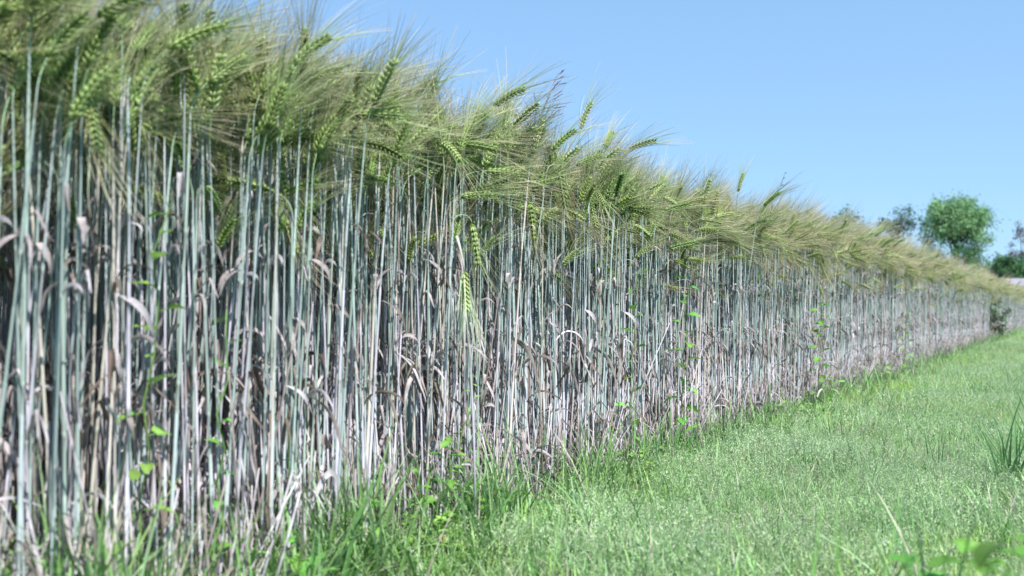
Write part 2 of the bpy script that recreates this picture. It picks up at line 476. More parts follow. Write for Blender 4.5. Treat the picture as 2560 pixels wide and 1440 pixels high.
# nothing may stand right at the lens
ok = np.hypot(XY[:, 0], XY[:, 1]) > 0.75
S, T_, SC, XY = S[ok], T_[ok], SC[ok], XY[ok]
n = len(S)
pid = {p: np.array([k for k, f in enumerate(FORMS) if f["pose"] == p]) for p in ("up", "lean", "nod", "droop")}
IDX = np.zeros(n, int)
for k in range(n):
    q = min(1, max(0, (S[k] + 0.6) / 2.5)); v = r.random()
    pu, pl, pn = 0.60 * (1 - q) + 0.30 * q, 0.24 * (1 - q) + 0.42 * q, 0.13 * (1 - q) + 0.24 * q
    pp = "up" if v < pu else "lean" if v < pu + pl else "nod" if v < pu + pl + pn else "droop"
    c_ = pid[pp]
    ripe_ = r.random() < 0.12 + 0.68 * min(1, max(0, (S[k] - 0.8) / 3))
    old = T_[k] > 0.22 and r.random() < 0.75
    good = [j for j in c_ if FORMS[j]["ripe"] == ripe_ and (not old or FORMS[j]["tone"] in ("straw", "lilac"))]
    if not good: good = [j for j in c_ if FORMS[j]["ripe"] == ripe_] or list(c_)
    IDX[k] = good[int(r.integers(0, len(good)))]
wind = np.where(r.random(n) < 0.78, r.normal(R(15), R(58), n), r.uniform(0, 2 * math.pi, n))
far = np.clip((S - 3) / 8, 0, 1); wind = wind * (1 - far * 0.55) + far * 0.55 * R(25)
HS = r.normal(0.97, 0.042, n) * (1 + 0.018 * np.sin(S * 1.7 + 1) + 0.012 * np.sin(S * 4.1 + T_ * 3)) * (1 + 0.05 * np.clip((S - 0.8) / 5, 0, 1)) * (1 + 0.03 * np.clip(1 - S, 0, 1))
short = r.random(n) < 0.12; HS = np.where(short, HS * r.uniform(0.70, 0.92, n), HS); HS = np.clip(HS, 0.5, 1.2)
ROT = np.stack([r.normal(0, R(1.5), n), r.normal(R(0.5), R(1.5), n), wind], 1)
SCL = np.stack([HS * SC ** 0.8, HS * SC ** 0.8, HS], 1)

# the 300 that show largest stand as plants of their own
px = 1280 + XY[:, 0] / XY[:, 1] * F
inview = (XY[:, 1] > 0.6) & (px > -40) & (px < 2600)
score = (T_ - edge_wave(S)) * 9 + XY[:, 1]
score[~inview] = 1e9
order = np.argsort(score)
own = np.zeros(n, bool); own[order[:270]] = True

POSE = {"up": "upright ear", "lean": "leaning ear", "nod": "nodding ear", "droop": "hanging ear"}
TONE = {"teal": "bluish green", "lilac": "pale lilac", "straw": "dull straw", "green": "soft green"}
def zone(x):
    for lim, words in ((130, "at the left edge"), (300, "beside the left edge"), (480, "by the heart leaved climber"), (640, "by the thin climber"),
                       (860, "below the left pointing ear"), (1050, "left of the bushy weed"), (1180, "by the bushy weed"), (1350, "by the arching tuft"),
                       (1500, "below the tall spread awns"), (1750, "by the clover patch"), (9999, "toward the far trees")):
        if x < lim: return words
def leafword(k): return ["no", "one dry leaf", "two dry leaves", "three dry leaves", "four dry leaves", "five dry leaves", "six dry leaves"][k]

PARTS = {}
def barley_thing(fi, loc, rot, scl, label):
    f = FORMS[fi]
    e = empty("barley_plant", loc, rot, scl)
    tag(e, label, "barley plant", "barley plants along the front of the crop")
    if fi not in PARTS:
        a = obj("stem", f["m_stem"], e); b = obj("ear", f["m_ear"], e); c = obj("awns", f["m_awns"], b)
        ls = [obj("withered_leaf", m, e) for m in f["m_leaves"]]
        PARTS[fi] = (a, b, c, ls)
    else:
        a, b, c, ls = PARTS[fi]
        for src in (a, b, *ls):
            q = src.copy(); COL.objects.link(q); q.parent = e
            if src is b: b2 = q
        q = c.copy(); COL.objects.link(q); q.parent = b2
    return e

for i in order[:270]:
    f = FORMS[IDX[i]]
    tallw = "tall " if HS[i] > 1.06 else "short " if HS[i] < 0.93 else ""
    lab = f"{tallw}{TONE[f['tone']]} stalk, {POSE[f['pose']]}, {'tan' if f['ripe'] else 'green'} awns, {leafword(f['nl'])}, {zone(px[i])}"
    barley_thing(int(IDX[i]), (*XY[i], 0), tuple(ROT[i]), tuple(SCL[i]), lab)

rest = ~own
pts = np.column_stack([XY[rest], np.zeros(rest.sum())])
scatter("barley_crop", "dense mass of barley stalks and awned ears behind the front row", [f["m_all"] for f in FORMS], pts, ROT[rest], SCL[rest], IDX[rest])

# ---------------------------------------------------------------- dead leaves and short dead shoots at the foot of the crop
def litter_form(r):
    mb = MB()
    for k in range(3):
        m = dry_leaf(r, 0, 0.001, ln=r.uniform(0.03, 0.09))
        off = np.array([r.normal(0, 0.025), r.normal(0, 0.025), r.uniform(0.0, 0.06)])
        for v in m.v: v += off
        mb.merge(m)
    for k in range(6):
        h = r.uniform(0.04, 0.22) if k < 5 else r.uniform(0.2, 0.4); a = r.uniform(0, 6.28); l = abs(r.normal(0, 0.09))
        o = np.array([r.normal(0, 0.03), r.normal(0, 0.03), 0])
        tube(mb, [o, o + [math.cos(a) * l * h * .5, math.sin(a) * l * h * .5, h * .5], o + [math.cos(a) * l * h, math.sin(a) * l * h, h * 0.9]], [0.0017, 0.0014, 0.001], DRYS[int(r.integers(0, 3))], 5)
    # keep it above ground
    for v in mb.v: v[:, 2] = np.maximum(v[:, 2], 0.002)
    return mb.mesh("dead_leaves", M_DRY)
r = np.random.default_rng(21)
protos = [litter_form(r) for _ in range(10)]
s = np.concatenate([r.uniform(-1, 6, 260), r.uniform(-1, 6, 4200), r.uniform(6, 16, 1300), r.uniform(16, 45, 1300)])
t = np.concatenate([r.normal(0.02, 0.02, 260), r.uniform(0.04, 0.9, 4200), r.uniform(-0.05, 0.8, 1300), r.uniform(-0.05, 0.8, 1300)])
t = np.where(t < 0, t * 0.5, t); n = len(s); p = P0 + s[:, None] * D + (t + edge_wave(s))[:, None] * N
z = np.zeros(n); z = np.where(t < 0.03, np.minimum(z, 0.05), z)
ok = np.hypot(p[:, 0], p[:, 1]) > 0.8
rot = np.stack([r.normal(0, .2, n), r.normal(0, .2, n), r.uniform(0, 6.28, n)], 1); sc = np.repeat(r.uniform(0.7, 1.3, (n, 1)), 3, 1); rot[:, :2] *= np.where(t > 0.08, 0.3, 1.0)[:, None]; sc[:, 2] *= np.where(t > 0.08, r.uniform(1.0, 2.3, n), 1.0)
scatter("fallen_leaves", "tangle of dead grey brown barley leaves among the stems", protos, np.column_stack([p, z])[ok], rot[ok], sc[ok], r.integers(0, 10, n)[ok])

# ---------------------------------------------------------------- grass
G1 = np.array([0.16, 0.34, 0.09]); G2 = np.array([0.28, 0.50, 0.18]); G3 = np.array([0.38, 0.57, 0.29]); SEED = np.array([0.46, 0.58, 0.36])
def blade(mb, o, az, h, l, wd, c, mi=0, n=5, droop=1.0):
    hd = np.array([math.cos(az), math.sin(az), 0]); P = [np.array(o, float)]
    a = l * 0.3
    for i in range(n):
        a += l * droop / n
        P.append(P[-1] + (hd * math.sin(a) + np.array([0, 0, math.cos(a)])) * h / n)
    u = np.linspace(0, 1, n + 1)
    ribbon(mb, P, wd * (1 - u ** 2) + 0.0003, mixc(c * 0.9, c * 1.1, u), 0.0, 0.15, side=[-math.sin(az), math.cos(az), 0], mi=mi)

def turf_form(r, kind, warm=0.0):
    mb = MB()
    rad, nb, hh = dict(short=(0.035, 34, 0.046), seedy=(0.035, 30, 0.046), tall=(0.026, 15, 0.13), thatch=(0.035, 26, 0.04))[kind]
    for i in range(nb):
        o = [r.normal(0, rad), r.normal(0, rad), 0]
        c = [G1, G2, G3][int(r.integers(0, 3))] * r.uniform(0.75, 1.25)
        c = c * (0.82 if kind == 'tall' else 1.0)
        c = c * (1 - warm) + np.array([0.42, 0.56, 0.12]) * warm
        if r.random() < (0.07 if kind != "thatch" else 0.55): c = np.array([0.46, 0.43, 0.34])
        blade(mb, o, r.uniform(0, 6.28), hh * (0.45 + 1.5 * r.random() ** 1.6), r.uniform(0.2, 1.3), r.uniform(0.0022, 0.0046) * (1.35 if kind == "tall" else 1), c, 0)
    if kind == "seedy":
        for i in range(8):
            o = np.array([r.normal(0, rad), r.normal(0, rad), 0]); az = r.uniform(0, 6.28); h = r.uniform(0.05, 0.085); l = r.uniform(0.05, 0.35)
            hd = np.array([math.cos(az), math.sin(az), 0]); top = o + hd * l * h + np.array([0, 0, h])
            tube(mb, [o, (o + top) / 2 + [0, 0, 0.005], top], [0.0006, 0.0005, 0.0004], G3, 3, 0, False)
            cc = SEED * r.uniform(0.75, 1.15)
            for k in range(13):
                u = r.uniform(0.62, 1.0); q = o * (1 - u) + top * u
                a2 = r.uniform(0, 6.28); e = (1.05 - u) * 0.05
                q = q + np.array([math.cos(a2) * e, math.sin(a2) * e, r.uniform(-0.002, 0.008)])
                d = norm([math.cos(a2) + r.normal(0, .3), math.sin(a2) + r.normal(0, .3), r.uniform(0.2, 1.4)]); b = norm(np.cross(d, r.normal(0, 1, 3))) * 0.0008
                mb.add([q, q + d * 0.0026 + b, q + d * 0.0055, q + d * 0.0026 - b], [(0, 1, 2, 3)], cc, 1)
    return mb.mesh("turf", [M_GRASS, M_SEED])
r = np.random.default_rng(31)
protos = [turf_form(r, "short", (0, .15, .3, 0, .1, .5, .7, .9)[k]) for k in range(8)] + [turf_form(r, "seedy", (0, .1, .2, 0, .1, .5, .4, .6)[k]) for k in range(8)] + [turf_form(r, "tall") for _ in range(6)] + [turf_form(r, "thatch") for _ in range(3)]
GP, GI, GS = [], [], []
def sow(x0, x1, y0, y1, dens, sc, tall_band=True):
    n = int((x1 - x0) * (y1 - y0) * dens)
    x = r.uniform(x0, x1, n); y = r.uniform(y0, y1, n)
    v = np.column_stack([x, y]) - P0; s_ = v @ D; t_ = v @ N - edge_wave(v @ D); t_ = t_ - 0.035 * np.sin(s_ * 9 + 2) * np.sin(s_ * 4.3)
    pxl = 1280 + x / y * F
    k = (t_ < 0.05) & (pxl < 2750) & (pxl > -150) & (r.random(n) < np.where(t_ > -0.01, 0.22, np.clip((-t_) / 0.09, 0.35, 1)))
    x, y, t_, s_ = x[k], y[k], t_[k], s_[k]; m = len(x)
    # patches of seeding meadow grass, greener near the crop
    patch = np.sin(x * 3.1 + 1.3 * np.sin(y * 1.9)) + np.sin(y * 2.3 + 1.7 * np.sin(x * 1.3 + 1)) 
    pseed = np.clip(0.62 + 0.22 * patch, 0.1, 0.95) * np.clip((-t_ - 0.05) / 0.25, 0.0, 1)
    ptall = np.where(t_ > -0.06, 0.16, np.where(t_ > -0.2, 0.12, np.where(t_ > -0.4, 0.05, 0.012)))
    q = r.random(m); ty = np.where(q < ptall, 2, np.where(r.random(m) < pseed, 1, 0))
    warm = np.sin(x * 4.3 + 2 * np.sin(y * 2.9 + 1)) + np.sin(y * 5.1 + 1.3 * np.sin(x * 3.7)) + r.normal(0, .6, m) > 1.0
    sub = np.where(warm, r.integers(5, 8, m), r.integers(0, 5, m)); thatch = (np.sin(x * 6.1 + 2 * np.sin(y * 5.3)) * np.sin(y * 4.7 + 1.5 * np.sin(x * 5.9 + 2)) > 0.62) & (r.random(m) < 0.55)
    idx = np.where(ty == 2, r.integers(16, 22, m), np.where(thatch, r.integers(22, 25, m), np.where(ty == 1, 8 + sub, sub)))
    hs = np.where(ty == 2, r.uniform(0.35, 0.85, m), r.uniform(0.6, 1.05, m)) * sc
    hs = hs * np.where((t_ > -0.12) & (ty < 2), 0.7, 1) * (1 + 0.22 * np.sin(x * 5.7 + 2 * np.sin(y * 4.1)))
    GP.append(np.column_stack([x, y, np.zeros(m)])); GI.append(idx); GS.append(np.column_stack([hs * (1 if sc < 1.5 else 1.2), hs * (1 if sc < 1.5 else 1.2), hs if sc < 1.1 else hs / sc * 1.05]))
sow(-1.2, 1.9, 0.75, 3.2, 1250, 1.0)
sow(-0.6, 3.2, 3.2, 5.5, 620, 1.08)
sow(0.3, 6.5, 5.5, 11, 300, 1.15)
sow(2, 18, 11, 30, 60, 1.9)
sow(8, 45, 30, 80, 6, 4.5)
for (s0, s1, nn, hlo, hhi) in ((-0.8, -0.05, 34, 0.8, 1.35), (-1.0, 0.35, 150, 0.45, 1.15), (0.35, 1.2, 50, 0.4, 1.0), (1.2, 6, 160, 0.4, 0.9), (6, 20, 260, 0.5, 0.9)):
    s_ = r.uniform(s0, s1, nn); t_ = r.normal(-0.05, 0.05, nn); s_ = s_ + 0.1 * np.sin(s_ * 14)
    p_ = P0 + s_[:, None] * D + t_[:, None] * N
    hs = r.uniform(hlo, hhi, nn)
    GP.append(np.column_stack([p_, np.zeros(nn)])); GI.append(r.integers(16, 22, nn)); GS.append(np.column_stack([hs ** .5, hs ** .5, hs]))
GP = np.vstack(GP); GI = np.concatenate(GI); GS = np.vstack(GS); m = len(GP)
# leave the lens free
rot = np.stack([r.normal(0, .08, m), r.normal(0.05, .08, m), r.uniform(0, 6.28, m)], 1)
scatter("grass", "pale green meadow grass with fine whitish seed heads on the verge", protos, GP, rot, GS, GI)
print("barley", len(S), "turf", m)

# ---------------------------------------------------------------- single grass tufts that stand out
def tuft_mesh(r, nb, h, wd, spread, c):
    out_ = []
    mb = MB()
    for i in range(nb):
        blade(mb, [r.normal(0, 0.012), r.normal(0, 0.012), 0], r.uniform(0, 6.28), h * r.uniform(0.55, 1.1), spread * r.uniform(0.3, 1.2), wd * r.uniform(0.7, 1.2), c * r.uniform(0.75, 1.25), n=8)
    return mb
r = np.random.default_rng(41)
DG = np.array([0.10, 0.25, 0.09]); LG = np.array([0.16, 0.36, 0.09])
tufts = [  # px, py, height, blades, blade width, spread, colour, label
    (1330, 1250, 0.20, 16, 0.0045, 0.7, DG, "dark green arching grass tuft against the bleached stems, taller than its neighbours"),
    (1250, 1255, 0.17, 12, 0.004, 0.9, DG, "loose grass tuft with crossing blades beside the yellowing broad leaves"),
    (1045, 1345, 0.17, 9, 0.005, 0.35, LG, "upright bright green grass tuft in front of the pale stems"),
    (960, 1370, 0.15, 12, 0.0045, 0.6, LG, "grass tuft with bright blades at the crop's foot, left of the broad leaves"),
    (840, 1430, 0.16, 12, 0.005, 0.8, DG, "spreading grass tuft low at the crop's foot by a clump of dead leaves"),
    (1680, 1190, 0.22, 8, 0.0035, 0.25, LG, "tall thin grass tuft rising straight beside the clover patch"),
    (1860, 1110, 0.13, 18, 0.0045, 0.9, DG, "dense dark green grass tuft at the crop's foot right of the clover patch"),
    (1990, 1075, 0.10, 16, 0.004, 0.9, DG, "low dark grass tuft near the pale fallen leaves"),
    (2130, 1190, 0.10, 5, 0.004, 0.3, DG, "thin dark grass tuft alone in the seeding verge"),
    (2330, 1190, 0.11, 5, 0.004, 0.4, DG, "thin leaning grass tuft standing in the pale verge"),
    (2525, 1240, 0.25, 40, 0.0045, 0.9, DG * 1.35, "big dark grass tuft at the right side of the verge"),
    (2590, 1160, 0.26, 36, 0.0045, 0.9, DG * 1.35, "dark grass tuft partly cut by the picture's right edge"),
]
for (px_, py_, h, nb, wd, sp, c, lab) in tufts:
    x, y = ground_at(px_, py_)
    s_, t_ = to_st(x, y)
    e = tag(obj("grass_tuft", tuft_mesh(r, nb, h, wd, sp, c).mesh("grass_tuft", M_GRASS)), lab, "grass tuft", "grass tufts on the verge")
    e.location = (x, y, 0)
# blurred blades close to the lens
for (x, y, h, nb, lab) in ((0.41, 0.98, 0.30, 9, "tall blurred grass blades near the lens, low in the right corner"),
                           (0.30, 1.0, 0.26, 8, "blurred grass blades near the lens beside the broad dark leaf"),
                           (-0.55, 1.18, 0.21, 8, "blurred grass blades by the big stems at the lower left"),
                           (-0.30, 1.16, 0.20, 8, "blurred bright grass blades in front of the dead leaves"),
                           (0.02, 1.12, 0.17, 6, "blurred grass blades low in the middle foreground")):
    e = tag(obj("grass_tuft", tuft_mesh(r, nb, h, 0.005, 0.5, LG * 0.9).mesh("grass_tuft", M_GRASS)), lab, "grass tuft", "grass tufts on the verge")
    e.location = (x, y, 0)

# ---------------------------------------------------------------- broad-leaved weeds
def leaf_mesh(r, L, W, c, curl=0.5, heart=False):
    mb = MB(); n = 8
    V = []; 
    for i in range(n + 1):
        u = i / n
        wd = W * (math.sin(math.pi * min(1, u * 0.92 + 0.08)) ** 0.7) * (1.15 - 0.55 * u if heart else 1)
        if i == n: wd = 0.0002
        zc = -curl * L * u * u * 0.5
        for j in (-1, -0.5, 0, 0.5, 1):
            V.append([u * L - (0.12 * L * abs(j) * (1 - u) if heart else 0), j * wd / 2, zc + abs(j) * wd * 0.18 + 0.0006 * math.sin(i * 2.1 + j * 3)])
    f = [(i * 5 + j, i * 5 + j + 1, (i + 1) * 5 + j + 1, (i + 1) * 5 + j) for i in range(n) for j in range(4)]
    cc = np.tile(c, (len(V), 1)); cc[2::5] *= 1.2
    mb.add(V, f, cc)
    return mb

def xform(mb, M):
    M = np.array(M)
    for i, v in enumerate(mb.v):
        mb.v[i] = v @ M[:3, :3].T + M[:3, 3]
    return mb

def weed(name, label, cat, loc, r, h, nleaf, L, W, c, heart=False, lean=0.15, group=None, rosette=False, yellow=0.0):
    e = empty(name, loc); tag(e, label, cat, group)
    az = r.uniform(0, 6.28)
    zz = np.linspace(0, h, 10)
    P = np.column_stack([lean * zz * np.sin(zz / h * 1.5) + 0.006 * np.sin(zz * 60), 0.01 * np.sin(zz * 35 + az), zz])
    sm = MB(); tube(sm, P, np.linspace(0.0022, 0.001, 10), np.array([0.20, 0.34, 0.10]), 5); obj("stem", sm.mesh("stem", M_GREEN), e)
    for i in range(nleaf):
        u = r.uniform(0.05, 0.4) if rosette else (i + 0.7) / nleaf
        p = np.array([np.interp(u * h, zz, P[:, 0]), np.interp(u * h, zz, P[:, 1]), u * h])
        a = i * 2.4 + az; el = r.uniform(-0.3, 0.6) if not rosette else r.uniform(0.3, 1.1)
        sz = r.uniform(0.7, 1.15) * (1 - 0.35 * u)
        cc = c * r.uniform(0.8, 1.2)
        if r.random() < yellow: cc = np.array([0.42, 0.45, 0.12]) * r.uniform(0.8, 1.1)
        lm = leaf_mesh(r, L * sz, W * sz, cc, r.uniform(0.2, 0.9), heart)
        pet = norm([math.cos(a) * math.cos(el), math.sin(a) * math.cos(el), math.sin(el)]) * L * 0.4
        tube(lm, [p, p + pet], [0.0008, 0.0007], cc, 4)
        nb = lm.v[:-1]
        M = Matrix.Translation(p + pet) @ Euler((r.uniform(-.5, .5), -el, a), 'XYZ').to_matrix().to_4x4()
        lm2 = MB(); lm2.v = nb; lm2.c = lm.c[:-1]; lm2.n = sum(len(q) for q in nb); lm2.f = [q for q in lm.f if max(q) < lm2.n]; lm2.mi = [0] * len(lm2.f)
        xform(lm2, M)
        tube(lm2, [p, p + pet], [0.0008, 0.0007], cc, 4)
        obj("leaf", lm2.mesh("leaf", M_GREEN), e)
    return e

r = np.random.default_rng(51)
WG = np.array([0.17, 0.40, 0.07]); WL = np.array([0.25, 0.46, 0.10])
def at_edge(px_, t=0.0): x, y = edge_at(px_, t); return (x, y, 0)
GR = "leafy green weeds in the crop's edge"
def raised(p, z): return (p[0], p[1], z)
weed("leafy_weed", "bushy weed with oval mid green leaves among the dead leaves, front of the middle stems", "weed", at_edge(1095, -0.05), r, 0.20, 16, 0.035, 0.022, WG, group=GR)
weed("leafy_weed", "yellowing rosette of rounded leaves at the foot of the pale stems", "weed", at_edge(1110, -0.10), r, 0.09, 9, 0.035, 0.024, WL, group=GR, rosette=True, yellow=0.6)
weed("leafy_weed", "climbing weed with pairs of pale leaflets, above the bushy one", "weed", raised(at_edge(1130, 0.02), 0), r, 0.30, 20, 0.018, 0.008, WL, group=GR)
weed("leafy_weed", "small round leaved weed beside the dark arching grass tuft", "weed", at_edge(1300, -0.08), r, 0.09, 9, 0.024, 0.022, WG, group=GR)
weed("leafy_weed", "weed with yellowish green and orange tinged leaves between two grass tufts", "weed", at_edge(1245, -0.06), r, 0.09, 9, 0.024, 0.016, WL, group=GR, yellow=0.6)
weed("leafy_weed", "low weed with long spoon shaped leaves at the crop's foot, lower left", "weed", at_edge(740, -0.10), r, 0.13, 9, 0.045, 0.02, WG, group=GR, rosette=True)
weed("leafy_weed", "single stemmed weed with three cornered leaves between thick blurred stems", "weed", at_edge(205, 0.0), r, 0.13, 5, 0.024, 0.02, WG, heart=True, group=GR)
weed("leafy_weed", "bright green weed low among the big blurred stems, lower left", "weed", at_edge(520, -0.06), r, 0.16, 11, 0.03, 0.02, WG, group=GR, rosette=True)
weed("leafy_weed", "weed with long leaves leaning out of the crop by the second grass tuft", "weed", at_edge(860, -0.05), r, 0.14, 8, 0.032, 0.013, WG, group=GR)
weed("climbing_weed", "heart leaved climbing weed winding up the stems, left side of the crop", "climbing weed", at_edge(350, -0.01), r, 0.55, 18, 0.036, 0.030, WL * 0.9, heart=True, group="climbing weeds in the crop", lean=0.05)
weed("climbing_weed", "thin climbing weed with small leaves deep among the left stems", "climbing weed", at_edge(545, 0.0), r, 0.42, 12, 0.026, 0.020, WG, heart=True, group="climbing weeds in the crop", lean=0.03)
weed("climbing_weed", "climbing weed with big heart shaped leaves right of the hanging pale ear", "climbing weed", at_edge(1705, -0.04), r, 0.52, 20, 0.042, 0.034, WG, heart=True, group="climbing weeds in the crop", lean=0.03)
weed("climbing_weed", "climbing weed with dark leaves half way up behind the pale dead leaves", "climbing weed", at_edge(1575, -0.02), r, 0.52, 14, 0.036, 0.030, WG, heart=True, group="climbing weeds in the crop", lean=0.03)
weed("climbing_weed", "slender green climbing weed on the stems farther along the crop", "climbing weed", at_edge(2045, -0.06), r, 0.46, 24, 0.045, 0.034, WG, heart=True, group="climbing weeds in the crop", lean=0.03)
weed("climbing_weed", "faint green climbing weed on the far stems near the dark shrub", "climbing weed", at_edge(2260, -0.06), r, 0.4, 18, 0.055, 0.035, WG, heart=True, group="climbing weeds in the crop", lean=0.03)
for (px_, t_, h_, nl_, L_, W_, lab) in (
    (930, -0.07, 0.12, 9, 0.03, 0.016, "small weed with pointed leaves between two grass tufts left of the yellowing rosette"),
    (1010, -0.03, 0.16, 10, 0.028, 0.014, "upright leafy weed against pale stems just left of the bushy one"),
    (1180, -0.06, 0.12, 10, 0.03, 0.02, "leafy weed directly under the hanging pale ear"),
    (680, -0.05, 0.12, 8, 0.035, 0.018, "blurred green weed at the foot of the stems, lower left"),
    (1400, -0.05, 0.08, 9, 0.022, 0.016, "small weed at the crop's foot just right of the arching grass tuft"),
    (1480, -0.04, 0.07, 8, 0.022, 0.014, "tiny weed at the crop's foot left of the clover patch"),
    (1780, -0.05, 0.09, 10, 0.028, 0.018, "leafy weed at the crop's foot just right of the clover patch"),
    (1920, -0.05, 0.10, 10, 0.03, 0.02, "leafy weed among pale fallen leaves farther along the edge"),
    (2080, -0.06, 0.12, 14, 0.04, 0.025, "bushy green weed under the slender climbing weed"),
    (2200, -0.06, 0.12, 14, 0.05, 0.03, "soft green weed clump at the crop's foot far along")):
    weed("leafy_weed", lab, "weed", at_edge(px_, t_), r, h_, nl_, L_, W_, WG * r.uniform(.85, 1.2), group=GR, yellow=0.1)
def clover(loc, r, n, lab, rad=0.06, L=0.016, hh=(0.03, 0.09), c=WL):
    e = empty("clover_plant", loc); tag(e, lab, "clover", "clover patches")
    for i in range(n):
        x, y, h = r.normal(0, rad), r.normal(0, rad), r.uniform(*hh)
        mb = MB(); a0 = r.uniform(0, 6.28); cc = c * r.uniform(0.75, 1.15)
        tube(mb, [(x * .6, y * .6, 0), (x, y, h)], [0.0008, 0.0006], cc * .8, 4)
        for k in range(3):
            lm = leaf_mesh(r, L, L * 0.9, cc, 0.3)
            xform(lm, Matrix.Translation((x, y, h)) @ Euler((r.normal(0, .2), -r.uniform(-.1, .5), a0 + k * 2.094), 'XYZ').to_matrix().to_4x4()); mb.merge(lm)
        obj("leaf", mb.mesh("leaf", M_GREEN), e)
clover((*ground_at(1600, 1215), 0), r, 30, "bright clover patch at the crop's foot in the sharp middle distance", 0.05, 0.014)
clover((*ground_at(2010, 1060), 0), r, 24, "green clover patch where the crop's foot meets the verge farther off", 0.09, 0.017)
clover((*ground_at(1080, 1420), 0), r, 26, "clover patch low in front of the yellowing rosette", 0.05, 0.013)
clover((0.485, 1.08, 0.0), r, 26, "large leaved clover patch in the lower right corner", 0.045, 0.020, (0.08, 0.18), WG * 0.85)
weed("leafy_weed", "blurred dark broad leaved weed close to the lens at the bottom right", "weed", (0.355, 0.80, 0), r, 0.25, 8, 0.045, 0.038, WG * 0.6, group="broad leaved weeds near the lens", rosette=False)

# ---------------------------------------------------------------- barley plants that stand out
def hero(label, px_, t, ear_py, pose, azim, seed, tone="teal", bend=None, leaves=2):
    """a plant at column px_ whose neck reaches the height seen at row ear_py"""
    x, y = edge_at(px_, t)
    H = CAM_H + (775 - ear_py) / F * y
    r = np.random.default_rng(seed)
    f = make_form(r, pose, tone, leaves, height=max(0.3, H))
    e = empty("barley_plant", (x, y, 0), (0, 0, azim)); tag(e, label, "barley plant", "barley plants along the front of the crop")
    obj("stem", f["stem"].mesh("stem", M_STEM), e); ea = obj("ear", f["ear"].mesh("ear", M_EAR), e); obj("awns", f["awns"].mesh("awns", M_AWN, False), ea)
    for l in f["leaves"]: obj("withered_leaf", l.mesh("withered_leaf", M_DRY), e)
hero("tall barley plant whose ear bends left above the crop, awns fanned against the sky", 1368, 0.05, 268, "lean", math.pi, 1)
hero("tall barley plant with an upright ear and long awns spread against the sky", 1425, 0.06, 318, "up", 0.2, 2, "green")
hero("barley plant with a pale ear lying level to the right along the crop's top", 1190, 0.04, 262, "lean", 0.0, 3)
hero("barley plant with a pale ear lying level and awns streaming right, near the top", 1495, 0.03, 365, "lean", 0.1, 4)
hero("barley plant whose ear juts out left across the stems with loose awns", 745, 0.0, 462, "lean", math.pi, 5, "green")
hero("barley plant with a dark green plump ear leaning right, its left side sunlit", 912, 0.0, 375, "up", 0.3, 6, "lilac")
hero("barley plant whose pale ear fans its awns to the right low under the others", 1645, 0.0, 610, "lean", 0.0, 7)
hero("barley plant with an upright ear holding its awns high on the far slope", 1835, 0.05, 478, "up", 0.4, 8)
hero("barley plant with a dark ear hanging down over the upper stems", 1100, 0.0, 480, "droop", 0.3, 9, "lilac")
hero("barley plant with an arched ear low at the blurred left end", 150, 0.0, 330, "nod", math.pi, 10)

# the broken plant with its hanging pale ear
x, y = edge_at(1150, -0.06)
def zat(py): return CAM_H + (775 - py) / F * y
e = empty("barley_plant", (x, y, 0)); tag(e, "broken barley plant with a pale ear hanging head down and awns spread below", "barley plant", "barley plants along the front of the crop")
sm = MB()
kx = y / F
tube(sm, [(0.028, 0.02, 0), (0.024, 0.015, 0.2), (0.012, 0.01, zat(740)), (-0.004, 0.004, zat(594))], [0.0026, 0.0025, 0.0023, 0.0021], LILAC, 6)
tube(sm, [(-0.006, 0.003, zat(590)), (0, -0.003, zat(620)), (0.005, -0.006, zat(650)), (0.008, -0.008, zat(680))], [0.0032, 0.0026, 0.0021, 0.0018], np.array([0.55, 0.52, 0.42]), 6)
obj("stem", sm.mesh("stem", M_STEM), e)
r = np.random.default_rng(77)
ea_, aw_ = make_ear(r, (0.008, -0.008, zat(680)), [0.03, 0, -1.0], -0.05, pale=1.0, length=0.068, spread=0.26, awn_len=0.105, wind=0.0, awnw=2.2, awnc=np.array([0.60, 0.72, 0.48]))
ea = obj("ear", ea_.mesh("ear", M_EAR), e); obj("awns", aw_.mesh("awns", M_AWN, False), ea)

# ---------------------------------------------------------------- panicles above the crop
def panicle(px_, base_t, y_top, label, seed, hgt_top_px, lean, k_=1.0):
    x, y = edge_at(px_, base_t); r = np.random.default_rng(seed)
    top = CAM_H + (775 - hgt_top_px) / F * y
    e = empty("wild_grass", (x, y, 0)); tag(e, label, "wild grass", "wild grasses rising above the crop")
    zz = np.linspace(0, 1, 14)
    P = np.column_stack([lean * zz ** 3, 0 * zz, top * zz * (1 - 0.02 * zz)])
    sm = MB(); c = np.array([0.28, 0.26, 0.27]); tube(sm, P, np.linspace(0.0014, 0.0006, 14), c, 5); obj("stem", sm.mesh("stem", M_STEM), e)
    pc = np.array([0.22, 0.15, 0.22])
    mb = MB()
    for i in range(int(16 * k_)):
        u = 0.86 + 0.14 * i / 15; b = np.array([lean * u ** 3, 0, top * u * (1 - 0.02 * u)])
        d = norm([r.normal(0.45, 0.5), r.normal(0, .3), r.uniform(0.1, 1.0)]); L = (1.02 - u) * 0.30 + 0.012
        q = b + d * L; tube(mb, [b, (b + q) / 2 + [0, 0, .002], q], [0.0005, 0.0004, 0.0004], c, 3)
        for k in range(4):
            p2 = b + d * L * (0.55 + 0.15 * k); spindle(mb, p2, norm(d + r.normal(0, .15, 3)), np.array([0, 1.0, 0]), 0.011, 0.0022, pc, pc * 1.2)
    obj("seed_head", mb.mesh("seed_head", M_SEED), e)
panicle(1235, 0.06, 0, "wild grass with a purple feathery seed head leaning right against the sky", 5, 170, 0.13)
panicle(1290, 0.10, 0, "thin wild grass with a faint small seed head behind the purple one", 6, 250, 0.03, 0.5)
